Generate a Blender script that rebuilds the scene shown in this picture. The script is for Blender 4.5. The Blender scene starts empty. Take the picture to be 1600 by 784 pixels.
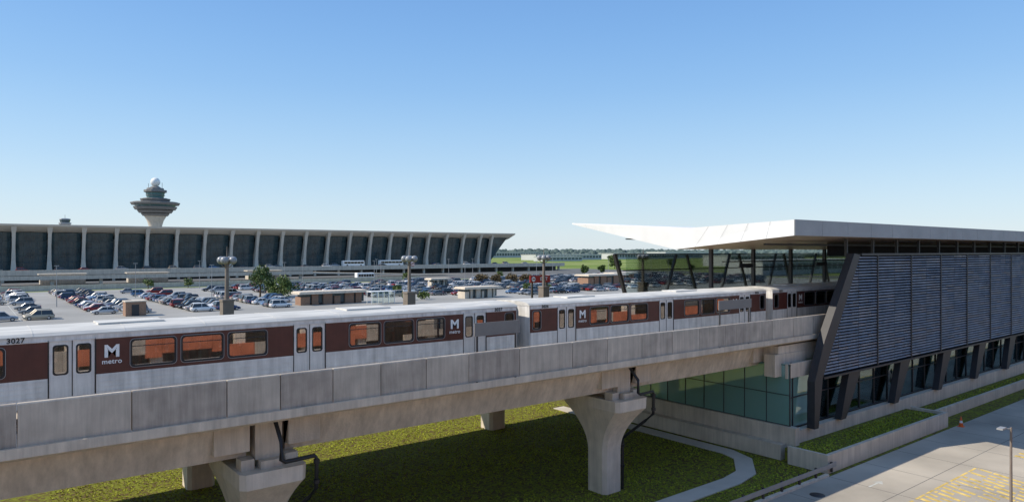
import bpy, bmesh, math, random
from mathutils import Vector, Matrix, noise
random.seed(7)
R = math.radians
scene = bpy.context.scene
COL = scene.collection
G0 = -13.9      # lawn / road level (camera is at z = 0 on a garage deck)
G1 = -12.0      # car park level

# ------------------------------------------------------------ materials
def newmat(name):
    m = bpy.data.materials.new(name); m.use_nodes = True
    nt = m.node_tree
    return m, nt, nt.nodes['Principled BSDF']
def mat(name, col, rough=0.6, metal=0.0, var=0.15, scale=1.5, bump=0.0, bscale=20, spec=0.5, objcol=False, streak=0.0, stretch=(1,1,1)):
    m, nt, b = newmat(name)
    b.inputs['Roughness'].default_value = rough
    b.inputs['Metallic'].default_value = metal
    b.inputs['Specular IOR Level'].default_value = spec
    tc = nt.nodes.new('ShaderNodeTexCoord')
    mp = nt.nodes.new('ShaderNodeMapping'); mp.inputs['Scale'].default_value = stretch
    nt.links.new(tc.outputs['Object'], mp.inputs['Vector'])
    n = nt.nodes.new('ShaderNodeTexNoise'); n.inputs['Scale'].default_value = scale; n.inputs['Detail'].default_value = 6
    nt.links.new(mp.outputs['Vector'], n.inputs['Vector'])
    r = nt.nodes.new('ShaderNodeMapRange')
    r.inputs['From Min'].default_value = 0.25; r.inputs['From Max'].default_value = 0.75
    r.inputs['To Min'].default_value = 1-var; r.inputs['To Max'].default_value = 1+var
    nt.links.new(n.outputs['Fac'], r.inputs['Value'])
    mix = nt.nodes.new('ShaderNodeVectorMath'); mix.operation = 'SCALE'
    mix.inputs[0].default_value = col[:3]
    if objcol:
        oi = nt.nodes.new('ShaderNodeObjectInfo'); nt.links.new(oi.outputs['Color'], mix.inputs[0])
    nt.links.new(r.outputs['Result'], mix.inputs['Scale'])
    out = mix.outputs['Vector']
    if streak > 0:
        mp2 = nt.nodes.new('ShaderNodeMapping'); mp2.inputs['Scale'].default_value = (3.2,3.2,0.22)
        nt.links.new(tc.outputs['Object'], mp2.inputs['Vector'])
        n2 = nt.nodes.new('ShaderNodeTexNoise'); n2.inputs['Scale'].default_value = 1.0; n2.inputs['Detail'].default_value = 8; n2.inputs['Roughness'].default_value=0.7
        nt.links.new(mp2.outputs['Vector'], n2.inputs['Vector'])
        r2 = nt.nodes.new('ShaderNodeMapRange')
        r2.inputs['From Min'].default_value = 0.35; r2.inputs['From Max'].default_value = 0.7
        r2.inputs['To Min'].default_value = 1.0+streak*0.2; r2.inputs['To Max'].default_value = 1-streak
        nt.links.new(n2.outputs['Fac'], r2.inputs['Value'])
        s2 = nt.nodes.new('ShaderNodeVectorMath'); s2.operation='SCALE'
        nt.links.new(out, s2.inputs[0]); nt.links.new(r2.outputs['Result'], s2.inputs['Scale'])
        out = s2.outputs['Vector']
    nt.links.new(out, b.inputs['Base Color'])
    if bump > 0:
        nb = nt.nodes.new('ShaderNodeTexNoise'); nb.inputs['Scale'].default_value = bscale; nb.inputs['Detail'].default_value = 5
        nt.links.new(mp.outputs['Vector'], nb.inputs['Vector'])
        bp = nt.nodes.new('ShaderNodeBump'); bp.inputs['Strength'].default_value = bump; bp.inputs['Distance'].default_value = 0.05
        nt.links.new(nb.outputs['Fac'], bp.inputs['Height']); nt.links.new(bp.outputs['Normal'], b.inputs['Normal'])
    return m
def glass(name, tint, gloss=0.25, rough=0.02, gcol=(1,1,1), diff=None, dfac=0.0):
    m = bpy.data.materials.new(name); m.use_nodes = True
    nt = m.node_tree; nt.nodes.clear()
    o = nt.nodes.new('ShaderNodeOutputMaterial')
    t = nt.nodes.new('ShaderNodeBsdfTransparent'); t.inputs['Color'].default_value = (*tint,1)
    base = t.outputs[0]
    if diff:
        d = nt.nodes.new('ShaderNodeBsdfDiffuse'); d.inputs['Color'].default_value=(*diff,1)
        m0 = nt.nodes.new('ShaderNodeMixShader'); m0.inputs['Fac'].default_value=dfac
        nt.links.new(t.outputs[0],m0.inputs[1]); nt.links.new(d.outputs[0],m0.inputs[2]); base=m0.outputs[0]
    g = nt.nodes.new('ShaderNodeBsdfGlossy'); g.inputs['Roughness'].default_value = rough; g.inputs['Color'].default_value=(*gcol,1)
    lw = nt.nodes.new('ShaderNodeLayerWeight'); lw.inputs['Blend'].default_value = 0.25
    mr = nt.nodes.new('ShaderNodeMapRange'); mr.inputs['To Min'].default_value = gloss; mr.inputs['To Max'].default_value = 0.9
    nt.links.new(lw.outputs['Fresnel'], mr.inputs['Value'])
    mx = nt.nodes.new('ShaderNodeMixShader')
    nt.links.new(mr.outputs['Result'], mx.inputs['Fac']); nt.links.new(base, mx.inputs[1]); nt.links.new(g.outputs[0], mx.inputs[2])
    nt.links.new(mx.outputs[0], o.inputs['Surface'])
    return m

M = {}
M['conc'] = mat('concrete', (0.65,0.555,0.445), 0.85, var=0.15, scale=0.8, bump=0.25, bscale=12, streak=0.30)
M['conc_light'] = mat('concrete_light', (0.70,0.61,0.50), 0.85, var=0.12, scale=1.2, bump=0.2, bscale=14, streak=0.20)
M['panelA'] = mat('barrier_concrete_a', (0.49,0.42,0.345), 0.8, var=0.20, scale=1.4, bump=0.2, bscale=16, streak=0.34)
M['panelB'] = mat('barrier_concrete_b', (0.54,0.465,0.38), 0.8, var=0.18, scale=1.1, bump=0.2, bscale=16, streak=0.28)
M['panelC'] = mat('barrier_concrete_c', (0.44,0.375,0.31), 0.8, var=0.18, scale=1.7, bump=0.2, bscale=16, streak=0.36)
M['greypanel'] = mat('grey_screen_panel', (0.20,0.19,0.18), 0.7, var=0.08)
M['wallconc'] = mat('wall_concrete', (0.62,0.545,0.445), 0.85, var=0.14, scale=0.7, bump=0.2, bscale=10, streak=0.25)
M['term'] = mat('terminal_concrete', (0.58,0.53,0.46), 0.8, var=0.08, scale=0.15)
M['black'] = mat('black_rubber', (0.015,0.015,0.017), 0.5, var=0.1)
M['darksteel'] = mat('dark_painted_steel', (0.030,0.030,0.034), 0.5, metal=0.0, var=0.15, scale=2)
M['louv'] = mat('aluminium_slats', (0.215,0.21,0.235), 0.5, metal=0.0, var=0.28, scale=1.3, spec=0.4)
M['louvback'] = mat('screen_backing', (0.012,0.012,0.016), 0.7, var=0.2)
M['roofwhite'] = mat('white_metal_panel', (0.74,0.75,0.76), 0.45, var=0.06, scale=0.5)
M['innerwall'] = mat('white_interior_wall', (0.78,0.80,0.76), 0.6, var=0.08, scale=0.5)
M['fascia'] = mat('grey_metal_fascia', (0.34,0.35,0.36), 0.6, metal=0.0, var=0.10, scale=0.6, spec=0.2)
M['galv'] = mat('galvanised_steel', (0.36,0.36,0.36), 0.5, metal=0.3, var=0.1, scale=2)
M['soffit'] = mat('tan_soffit', (0.38,0.30,0.235), 0.35, metal=0.2, var=0.18, scale=0.5)
M['joint_and_shade'] = mat('dark_joint_and_shade', (0.030,0.024,0.022), 0.8, metal=0.0, var=0.25, scale=0.5, spec=0.1)  # soffit joints, and the painted darkness of the interior under the roof
M['silver'] = mat('brushed_aluminium', (0.74,0.715,0.68), 0.40, metal=0.10, var=0.12, scale=2.0, streak=0.32)
M['trainroof'] = mat('train_roof_metal', (0.60,0.575,0.53), 0.65, metal=0.0, var=0.25, scale=1.0, streak=0.0, stretch=(0.6,3,3))
M['brown'] = mat('brown_band_paint', (0.100,0.031,0.022), 0.42, var=0.2, scale=2, streak=0.2)
M['seat'] = mat('orange_seat_vinyl', (0.55,0.12,0.05), 0.6, var=0.3, scale=2.5)
M['floor'] = mat('rust_carpet', (0.30,0.10,0.06), 0.9, var=0.2, scale=2)
M['cream'] = mat('cream_interior', (0.62,0.48,0.42), 0.7, var=0.1)
M['white'] = mat('white_paint', (0.82,0.82,0.80), 0.5, var=0.04)
M['trainglass'] = glass('tinted_train_glass', (0.66,0.60,0.59), 0.28, rough=0.015)
M['teal'] = glass('teal_glass', (0.55,0.82,0.78), 0.22, gcol=(.85,1,.98), diff=(.34,.60,.57), dfac=.55)
M['shopglass'] = glass('dark_shopfront_glass', (0.34,0.46,0.45), 0.14, gcol=(.8,.95,.95))
M['clearglass'] = glass('windscreen_glass', (0.93,0.98,0.96), 0.03)
M['carglass'] = mat('car_window_glass', (0.012,0.014,0.017), 0.06, var=0.1, spec=0.9)
M['termglass'] = mat('terminal_glass', (0.040,0.070,0.080), 0.22, var=0.55, scale=0.22, spec=0.45)
M['mull'] = mat('terminal_mullion', (0.12,0.15,0.15), 0.5, var=0.1)
M['towerdark'] = mat('tower_grey_cladding', (0.18,0.175,0.17), 0.6, var=0.15, scale=0.4)
M['towerglass'] = mat('tower_window_glass', (0.10,0.20,0.20), 0.15, var=0.2, spec=0.6)
M['carpaint'] = mat('car_paint', (0.5,0.5,0.5), 0.25, metal=0.15, var=0.03, objcol=True)
M['tyre'] = mat('tyre_rubber', (0.02,0.02,0.02), 0.8, var=0.1)
M['rim'] = mat('wheel_rim', (0.45,0.45,0.46), 0.35, metal=0.7, var=0.05)
M['lampred'] = mat('tail_lamp_red', (0.35,0.01,0.01), 0.3, var=0.05)
M['lampclear'] = mat('head_lamp_lens', (0.7,0.7,0.72), 0.15, var=0.05)
M['brick'] = mat('brown_brick', (0.30,0.18,0.12), 0.85, var=0.2, scale=3, bump=0.3)
M['reflection_red'] = mat('red_for_reflections', (0.52,0.17,0.09), 0.85, var=0.35, scale=0.8, bump=0.2)  # garage panel colour made up so the train windows reflect orange-red
M['pedestal'] = mat('taupe_pedestal', (0.20,0.165,0.14), 0.8, var=0.12, scale=3, bump=0.2)
M['bronze'] = mat('bronze_post', (0.07,0.055,0.045), 0.5, metal=0.3, var=0.15)
M['globe'] = mat('grey_lamp_globe', (0.26,0.27,0.29), 0.3, var=0.05, spec=0.6)
M['red'] = mat('red_sign_paint', (0.42,0.035,0.025), 0.45, var=0.08)
M['blueflag'] = mat('blue_cloth', (0.03,0.05,0.2), 0.8, var=0.1)
M['orange'] = mat('orange_plastic', (0.8,0.13,0.02), 0.5, var=0.08)
M['yellow'] = mat('yellow_road_paint', (0.66,0.475,0.14), 0.8, var=0.5, scale=2.2)
M['whiteline'] = mat('white_road_paint', (0.50,0.50,0.46), 0.7, var=0.25, scale=3)
M['bark'] = mat('bark', (0.10,0.07,0.05), 0.9, var=0.25, scale=4, bump=0.5)
M['leaf'] = mat('foliage_green', (0.062,0.105,0.022), 0.6, var=0.5, scale=0.7)
M['leaf2'] = mat('foliage_olive', (0.10,0.145,0.03), 0.6, var=0.5, scale=0.6)
M['leaf3'] = mat('shrub_reddish', (0.12,0.085,0.035), 0.7, var=0.5, scale=0.5)
M['fartree'] = mat('distant_trees', (0.085,0.12,0.11), 0.9, var=0.25, scale=0.02)
M['farbld'] = mat('distant_building_wall', (0.50,0.51,0.50), 0.7, var=0.1, scale=0.05)
M['farglass'] = mat('distant_building_window', (0.07,0.10,0.11), 0.2, var=0.2, scale=0.05)
M['tuft'] = mat('grass_blades', (0.37,0.40,0.045), 0.7, var=0.35, scale=0.9, spec=0.1)
M['pave'] = mat('path_concrete', (0.56,0.51,0.44), 0.85, var=0.12, scale=0.6, bump=0.2)
M['road'] = mat('road_concrete', (0.42,0.375,0.31), 0.85, var=0.34, scale=0.16, bump=0.2, bscale=8)
M['lot'] = mat('aged_asphalt', (0.31,0.30,0.28), 0.9, var=0.18, scale=0.08)
M['apron'] = mat('apron_concrete', (0.30,0.29,0.27), 0.9, var=0.12, scale=0.05)
M['asph'] = mat('asphalt', (0.12,0.118,0.112), 0.9, var=0.2, scale=0.2)
M['ballast'] = mat('track_deck', (0.22,0.21,0.20), 0.9, var=0.2, scale=3)
M['rail'] = mat('steel_rail', (0.25,0.2,0.17), 0.4, metal=0.7, var=0.1)

def ground_mat():
    m, nt, b = newmat('ground_cover')
    b.inputs['Roughness'].default_value = 0.95
    b.inputs['Specular IOR Level'].default_value = 0.1
    tc = nt.nodes.new('ShaderNodeTexCoord')
    def nz(scale, det=6):
        n = nt.nodes.new('ShaderNodeTexNoise'); n.inputs['Scale'].default_value = scale; n.inputs['Detail'].default_value = det
        nt.links.new(tc.outputs['Object'], n.inputs['Vector']); return n
    a = nz(5.0); f = nz(0.012,4)
    cr = nt.nodes.new('ShaderNodeValToRGB')
    cr.color_ramp.elements[0].position = 0.40; cr.color_ramp.elements[0].color = (0.115,0.080,0.038,1)
    cr.color_ramp.elements[1].position = 0.58; cr.color_ramp.elements[1].color = (0.20,0.22,0.028,1)
    nt.links.new(a.outputs['Fac'], cr.inputs['Fac'])
    cr2 = nt.nodes.new('ShaderNodeValToRGB')
    cr2.color_ramp.elements[0].position = 0.40; cr2.color_ramp.elements[0].color = (0.15,0.21,0.045,1)
    cr2.color_ramp.elements[1].position = 0.62; cr2.color_ramp.elements[1].color = (0.25,0.29,0.10,1)
    nt.links.new(f.outputs['Fac'], cr2.inputs['Fac'])
    sp = nt.nodes.new('ShaderNodeSeparateXYZ'); nt.links.new(tc.outputs['Object'], sp.inputs[0])
    mr = nt.nodes.new('ShaderNodeMapRange'); mr.inputs['From Min'].default_value = 60; mr.inputs['From Max'].default_value = 100
    nt.links.new(sp.outputs['Y'], mr.inputs['Value'])
    mx = nt.nodes.new('ShaderNodeMixRGB'); nt.links.new(mr.outputs['Result'], mx.inputs['Fac'])
    nt.links.new(cr.outputs['Color'], mx.inputs[1]); nt.links.new(cr2.outputs['Color'], mx.inputs[2])
    nt.links.new(mx.outputs['Color'], b.inputs['Base Color'])
    bp = nt.nodes.new('ShaderNodeBump'); bp.inputs['Strength'].default_value = 0.5; bp.inputs['Distance'].default_value = 0.08
    n3 = nz(9); nt.links.new(n3.outputs['Fac'], bp.inputs['Height']); nt.links.new(bp.outputs['Normal'], b.inputs['Normal'])
    return m
M['ground'] = ground_mat()

# ------------------------------------------------------------ mesh builder
class MB:
    def __init__(s): s.v=[]; s.f=[]; s.m=[]; s.sm=[]
    def add(s, vs, fs, mi=0, smooth=False):
        o=len(s.v); s.v += [tuple(p) for p in vs]
        for f in fs: s.f.append(tuple(i+o for i in f)); s.m.append(mi); s.sm.append(smooth)
    def box(s,x0,x1,y0,y1,z0,z1,mi=0):
        s.add([(x0,y0,z0),(x1,y0,z0),(x1,y1,z0),(x0,y1,z0),(x0,y0,z1),(x1,y0,z1),(x1,y1,z1),(x0,y1,z1)],
              [(0,3,2,1),(4,5,6,7),(0,1,5,4),(1,2,6,5),(2,3,7,6),(3,0,4,7)],mi)
    def quad(s,a,b,c,d,mi=0): s.add([a,b,c,d],[(0,1,2,3)],mi)
    def prism(s,pts,ax,a0,a1,mi=0):
        n=len(pts)
        def P(p,a):
            return {'y':(p[0],a,p[1]),'x':(a,p[0],p[1]),'z':(p[0],p[1],a)}[ax]
        vs=[P(p,a0) for p in pts]+[P(p,a1) for p in pts]
        fs=[tuple(range(n))[::-1],tuple(range(n,2*n))]+[(i,(i+1)%n,n+(i+1)%n,n+i) for i in range(n)]
        s.add(vs,fs,mi)
    def ring(s,x0,x1,z0,z1,ins,ro,ri,ya,yb,mi=0):
        def rr(a0,a1,b0,b1,r,y):
            P=[]
            for (cx,cz,st) in ((a1-r,b1-r,0),(a0+r,b1-r,1),(a0+r,b0+r,2),(a1-r,b0+r,3)):
                for k in range(5):
                    t=(st+k/4)*math.pi/2; P.append((cx+r*math.cos(t),y,cz+r*math.sin(t)))
            return P
        oa=rr(x0,x1,z0,z1,ro,ya); ia=rr(x0+ins,x1-ins,z0+ins,z1-ins,ri,ya); ib=rr(x0+ins,x1-ins,z0+ins,z1-ins,ri,yb); ob=rr(x0,x1,z0,z1,ro,yb)
        n=len(oa); vs=oa+ia+ib+ob; fs=[]
        for i in range(n):
            j=(i+1)%n
            for (p,q) in ((0,1),(1,2),(2,3),(3,0)): fs.append((p*n+i,p*n+j,q*n+j,q*n+i))
        s.add(vs,fs,mi)
    def loft(s,secs,mi=0,smooth=False,caps=True):
        n=len(secs[0]); vs=[p for sec in secs for p in sec]; fs=[]
        for k in range(len(secs)-1):
            for i in range(n): fs.append((k*n+i,k*n+(i+1)%n,(k+1)*n+(i+1)%n,(k+1)*n+i))
        s.add(vs,fs,mi,smooth)
        if caps:
            s.add(secs[0],[tuple(range(n))[::-1]],mi); s.add(secs[-1],[tuple(range(n))],mi)
    def lathe(s,prof,c,n=24,mi=0,smooth=True):
        secs=[[(c[0]+r*math.cos(2*math.pi*i/n),c[1]+r*math.sin(2*math.pi*i/n),c[2]+z) for i in range(n)] for r,z in prof]
        s.loft(secs,mi,smooth)
    def cyl(s,p0,p1,r0,r1=None,n=10,mi=0,smooth=True):
        if r1 is None: r1=r0
        s.tube([p0,p1],[r0,r1],n,mi,smooth)
    def tube(s,pts,r,n=8,mi=0,smooth=True):
        pts=[Vector(p) for p in pts]
        if not isinstance(r,(list,tuple)): r=[r]*len(pts)
        secs=[]
        for i,p in enumerate(pts):
            d=(pts[min(i+1,len(pts)-1)]-pts[max(i-1,0)]).normalized()
            up=Vector((0,0,1)) if abs(d.z)<0.9 else Vector((1,0,0))
            a=d.cross(up).normalized(); b=d.cross(a).normalized()
            secs.append([tuple(p+(a*math.cos(2*math.pi*k/n)+b*math.sin(2*math.pi*k/n))*r[i]) for k in range(n)])
        s.loft(secs,mi,smooth)
    def bar(s,p0,p1,w,dpt,mi=0):
        p0=Vector(p0);p1=Vector(p1); d=(p1-p0).normalized(); a=d.cross(Vector((0,1,0))).normalized()*w/2; b=Vector((0,dpt/2,0))
        s.loft([[tuple(p+a+b),tuple(p-a+b),tuple(p-a-b),tuple(p+a-b)] for p in (p0,p1)],mi)
def mesh_of(mb,mats,off=(0,0,0),name='m',recalc=True):
    me=bpy.data.meshes.new(name)
    me.from_pydata([(v[0]-off[0],v[1]-off[1],v[2]-off[2]) for v in mb.v],[],mb.f)
    for m in mats: me.materials.append(M[m] if isinstance(m,str) else m)
    for p,mi,sm in zip(me.polygons,mb.m,mb.sm): p.material_index=mi; p.use_smooth=sm
    if recalc:
        bm=bmesh.new(); bm.from_mesh(me); bmesh.ops.recalc_face_normals(bm,faces=bm.faces); bm.to_mesh(me); bm.free()
    me.update(); return me
def tag(o,label=None,cat=None,group=None,kind=None):
    if label: o['label']=label
    if cat: o['category']=cat
    if group: o['group']=group
    if kind: o['kind']=kind
def thing(name,loc,label,cat,group=None):
    o=bpy.data.objects.new(name,None); o.location=loc; o.empty_display_size=0.5; COL.objects.link(o); tag(o,label,cat,group); return o
def wl(o):
    l=Vector(o.location)
    while o.parent: o=o.parent; l+=Vector(o.location)
    return l
def part(name,mb,mats,parent=None,label=None,recalc=True,pos=None):
    off = pos if pos is not None else (wl(parent) if parent else (0,0,0))
    me=mesh_of(mb,mats,off,name,recalc); o=bpy.data.objects.new(name,me); COL.objects.link(o)
    if parent:
        o.parent=parent
        if pos is not None: o.location=Vector(pos)-wl(parent)
    elif pos is not None: o.location=pos
    if label: o['label']=label
    return o
def solo(name,mb,mats,pos,label,cat,group=None,kind=None,recalc=True):
    o=part(name,mb,mats,None,pos=pos,recalc=recalc); tag(o,label,cat,group,kind); return o
def struct(name,mb,mats,label,cat,recalc=True):
    return solo(name,mb,mats,(0,0,0),label,cat,kind='structure',recalc=recalc)
def text_into(mb,body,x,yplane,z,size,mi=0,bold=0.0,align='CENTER',spacing=1.0,sx=1.0):
    cu=bpy.data.curves.new('t','FONT'); cu.body=body; cu.size=size; cu.align_x=align; cu.align_y='CENTER'; cu.offset=bold; cu.space_character=spacing
    ob=bpy.data.objects.new('t',cu); COL.objects.link(ob)
    dg=bpy.context.evaluated_depsgraph_get(); dg.update()
    me=bpy.data.meshes.new_from_object(ob.evaluated_get(dg))
    mb.add([(v.co.x*sx+x,yplane,v.co.y+z) for v in me.vertices],[tuple(p.vertices) for p in me.polygons],mi)
    bpy.data.objects.remove(ob); bpy.data.curves.remove(cu); bpy.data.meshes.remove(me)
def copy_tree(src,loc,rotz=0,group=None,color=None,label=None):
    n=src.copy(); COL.objects.link(n); n.location=loc; n.rotation_euler=(0,0,rotz)
    if group: n['group']=group
    if label: n['label']=label
    if color: n.color=color
    for c in src.children:
        k=c.copy(); COL.objects.link(k); k.parent=n
        if color: k.color=color
        for g in c.children:
            q=g.copy(); COL.objects.link(q); q.parent=k
            if color: q.color=color
    return n

# ------------------------------------------------------------ world, sun, camera
SUN=Vector((-1.03,0.60,1.0)).normalized()
el=math.asin(SUN.z); rot=math.atan2(SUN.x,SUN.y)
w=bpy.data.worlds.new("World"); scene.world=w; w.use_nodes=True
nt=w.node_tree; bg=nt.nodes['Background']
sky=nt.nodes.new('ShaderNodeTexSky'); sky.sky_type='NISHITA'; sky.sun_disc=False
sky.sun_elevation=el; sky.sun_rotation=rot; sky.altitude=100; sky.air_density=1.0; sky.dust_density=0.6; sky.ozone_density=2.0
tc=nt.nodes.new('ShaderNodeTexCoord'); sp=nt.nodes.new('ShaderNodeSeparateXYZ'); nt.links.new(tc.outputs['Generated'],sp.inputs[0])
rp=nt.nodes.new('ShaderNodeValToRGB'); rp.color_ramp.interpolation='B_SPLINE'
el_=rp.color_ramp.elements
el_[0].position=0.0; el_[0].color=(.74,.84,.91,1)
el_[1].position=1.0; el_[1].color=(.20,.33,.58,1)
for p,c in ((0.04,(.67,.82,.93)),(0.12,(.47,.71,.95)),(0.22,(.29,.56,.93)),(0.36,(.165,.40,.85))):
    e_=el_.new(p); e_.color=(*c,1)
nt.links.new(sp.outputs['Z'],rp.inputs['Fac'])
sc=nt.nodes.new('ShaderNodeVectorMath'); sc.operation='SCALE'; sc.inputs['Scale'].default_value=1/0.145
nt.links.new(rp.outputs['Color'],sc.inputs[0])
mx=nt.nodes.new('ShaderNodeMixRGB'); mx.inputs['Fac'].default_value=0.80
nt.links.new(sky.outputs[0],mx.inputs[1]); nt.links.new(sc.outputs['Vector'],mx.inputs[2])
nt.links.new(mx.outputs[0],bg.inputs['Color']); bg.inputs['Strength'].default_value=0.145
ld=bpy.data.lights.new('sun','SUN'); ld.energy=5.0; ld.angle=R(0.5); ld.color=(1.0,0.91,0.77)
lo=bpy.data.objects.new('sun',ld); COL.objects.link(lo); lo.rotation_euler=SUN.to_track_quat('Z','Y').to_euler(); lo.location=(-60,40,60)
cd=bpy.data.cameras.new('camera'); cd.sensor_width=36; cd.lens=24.5; cd.clip_end=20000; cd.clip_start=0.1
co=bpy.data.objects.new('camera',cd); COL.objects.link(co); co.rotation_euler=(R(90),0,R(51.7-90)); scene.camera=co
scene.view_settings.view_transform='Standard'; scene.view_settings.look='None'; scene.view_settings.exposure=0

# ------------------------------------------------------------ garage the photographer stands on; out of view, red panels added for train-window reflections
GA=thing('parking_garage',(0,-4,G0),'unseen parking garage, red panels added for train window reflections','building')
rnd=random.Random(3)
mb=MB()
for z0,z1 in ((-2.5,-1.1),(-5.5,-4.4),(-8.6,-7.4),(-12.1,-10.6)):
    x=-90
    while x<130:
        w_=rnd.choice((1.2,1.8,2.6,3.4)); x2=min(x+w_,130); q=rnd.random()
        if q<.86: mb.box(x,x2-.02,-4.3,-4,z0-rnd.choice((0,.3,.6)),z1,0 if q<.62 else 1)
        x=x2
part('wall',mb,['reflection_red','panelA'],GA)
mb=MB(); x=-90
while x<130: mb.box(x,x+.9,-4.7,-4.31,G0,-1.7); x+=6
part('column',mb,['conc_light'],GA)
mb=MB(); mb.box(-90,130,-34,-4.31,-2.0,-1.7); 
part('parking_deck',mb,['conc'],GA)
mb=MB(); mb.box(-90,130,-14,-13.6,G0,-2.0); part('inner_wall',mb,['panelC'],GA)

# ------------------------------------------------------------ ground & paving
mb=MB()
ys=[-3000,-60,20,62,98,400,9000]; zs=[G0,G0,G0,G0,G1-0.02,G1-0.02,G1-0.02]
xs=[-7000,-200,0,60,200,600,9000]
vs=[(x,y,z) for y,z in zip(ys,zs) for x in xs]; n=len(xs)
mb.add(vs,[(j*n+i,j*n+i+1,(j+1)*n+i+1,(j+1)*n+i) for j in range(len(ys)-1) for i in range(n-1)])
struct('ground',mb,['ground'],'wide grassy ground reaching the horizon','ground',recalc=False)
mb=MB(); mb.box(-100,200,-3.9,21.6,G0-0.1,G0+0.004)
struct('road',mb,['road'],'pale concrete road beside the station planters','road')
mb=MB(); mb.box(-60,42.0,21.6,21.85,G0-0.1,G0+0.14)
struct('kerb',mb,['conc_light'],'low concrete kerb along the lawn edge','kerb')
cl=[(41.6,46),(41.6,36),(41.6,28.6),(41.0,27.0),(38.6,25.2),(36.5,24.8),(25,24.7),(5,24.7)]
def offset_path(cl,wd):
    L=[];Rr=[]
    for i,p in enumerate(cl):
        a=Vector(cl[max(i-1,0)]);b=Vector(cl[min(i+1,len(cl)-1)]); d=(b-a).normalized(); nn=Vector((-d.y,d.x))
        L.append(Vector(p)+nn*wd/2);Rr.append(Vector(p)-nn*wd/2)
    return L,Rr
L,Rr=offset_path(cl,1.2); mb=MB()
for i in range(len(cl)-1):
    z=G0+0.06
    q=[(L[i].x,L[i].y),(L[i+1].x,L[i+1].y),(Rr[i+1].x,Rr[i+1].y),(Rr[i].x,Rr[i].y)]
    mb.add([(a,b,z) for a,b in q]+[(a,b,G0-0.1) for a,b in q],[(0,1,2,3),(0,4,5,1),(2,6,7,3)])
struct('footpath',mb,['pave'],'narrow angular concrete footpath through the lawn','path')
mb=MB(); mb.box(-300,292,110,246,G1-0.3,G1+0.0)
struct('parking_lot',mb,['lot'],'large sunlit asphalt parking lot','parking lot')
mb=MB(); mb.box(-300,330,250,345,G1-0.3,G1+0.0); mb.box(300,330,150,250,G1-0.3,G1-0.004); mb.box(330,1500,262,272,G1-0.3,G1)
struct('access_road',mb,['asph'],'asphalt access roads before the terminal','road')
mb=MB(); mb.box(-600,290,345.01,1300,G1-0.3,G1-0.002)
struct('airfield_apron',mb,['apron'],'pale concrete airfield apron behind the terminal','apron')
mb=MB()
for c in range(-8,290,16):
    for k in range(0,33):
        y=147-1.4+k*2.8
        mb.box(c-5.2,c+5.2,y-0.06,y+0.06,G1+0.0,G1+0.004)
    mb.box(c-0.06,c+0.06,145.6,237,G1,G1+0.005)
struct('parking_lines',mb,['whiteline'],'faded white parking bay lines','road markings')
rnd=random.Random(11); mb=MB()
x=38.2
while x<49.5:
    t=0
    while t<1:
        l_=rnd.uniform(.08,.32); t2=min(1,t+l_)
        if rnd.random()<.82:
            y0,y1=12.4+4.1*t,12.4+4.1*t2; a,b=x+1.5*t,x+1.5*t2; ww=rnd.uniform(.18,.34)
            mb.add([(a,y0,G0+0.008),(a+ww,y0,G0+0.008),(b+ww,y1,G0+0.008),(b,y1,G0+0.008)],[(0,1,2,3)])
        t=t2+rnd.uniform(0,.04)
    x+=0.62
x=39.5
while x<51: 
    l_=rnd.uniform(.8,2.2); mb.box(x,min(x+l_,51),16.56,16.70,G0+0.004,G0+0.01); x+=l_+rnd.uniform(.05,.4)
x=56
while x<120: mb.box(x,x+0.4,14.6,16.0,G0+0.004,G0+0.009); x+=.95
struct('yellow_hatching',mb,['yellow'],'worn yellow hatched markings on the road','road markings')
mb=MB()
mb.add([(42.0,19.15,G0+0.01),(43.1,19.15,G0+0.01),(43.1,19.27,G0+0.01),(42.0,19.27,G0+0.01)],[(0,1,2,3)])
mb.add([(43.1,18.9,G0+0.01),(43.7,19.2,G0+0.01),(43.1,19.5,G0+0.01)],[(0,1,2)])
struct('lane_arrow',mb,['whiteline'],'small white painted lane arrow on road','road markings',recalc=False)
mb=MB()
x=-50
while x<190:
    mb.box(x-.02,x+.02,-3.9,21.6,G0+.004,G0+.006); x+=4.6
for yy in (10.4,17.6): mb.box(-60,200,yy-.02,yy+.02,G0+.0045,G0+.0065)
struct('road_joints',mb,['asph'],'dark sealed joints between road slabs','road markings')
mb=MB(); mb.lathe([(0.42,0),(0.42,0.01),(0.0001,0.012)],(38.3,20.4,G0+0.004),18)
struct('manhole_cover',mb,['darksteel'],'round dark iron manhole cover','manhole cover')

def tufts(name,area,spacing,label,exclude=None,z=G0,hgt=0.10):
    mb=MB(); x0,x1,y0,y1=area; y=y0; 
    while y<y1:
        x=x0
        while x<x1:
            px=x+random.uniform(-.08,.08); py=y+random.uniform(-.08,.08)
            dens=noise.noise(Vector((px*0.2,py*0.2,3)))
            if not(exclude and exclude(px,py)) and random.random()<.90+dens*.4:
                s=random.uniform(.6,1.25)*(1.0+0.2*dens)
                for b in range(6):
                    a=random.uniform(0,6.28); l=hgt*s*random.uniform(.6,1.2); ww=0.034*s
                    dx,dy=math.cos(a),math.sin(a)
                    mb.add([(px-dy*ww,py+dx*ww,z),(px+dy*ww,py-dx*ww,z),(px+dx*l*.9,py+dy*l*.9,z+l*.7)],[(0,1,2)])
            x+=spacing
        y+=spacing*1.15
    return solo(name,mb,['tuft'],(0,0,0),label,'grass',kind='stuff',recalc=False)
def on_path(x,y):
    for i in range(len(cl)-1):
        a=Vector(cl[i]);b=Vector(cl[i+1]);p=Vector((x,y)); t=max(0,min(1,(p-a).dot(b-a)/(b-a).length_squared))
        if (p-(a+(b-a)*t)).length<0.70: return True
    return x>42.3
tufts('lawn_grass',(4,42.5,22.1,68),0.22,'rows of young green ground cover on the lawn',on_path)
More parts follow.
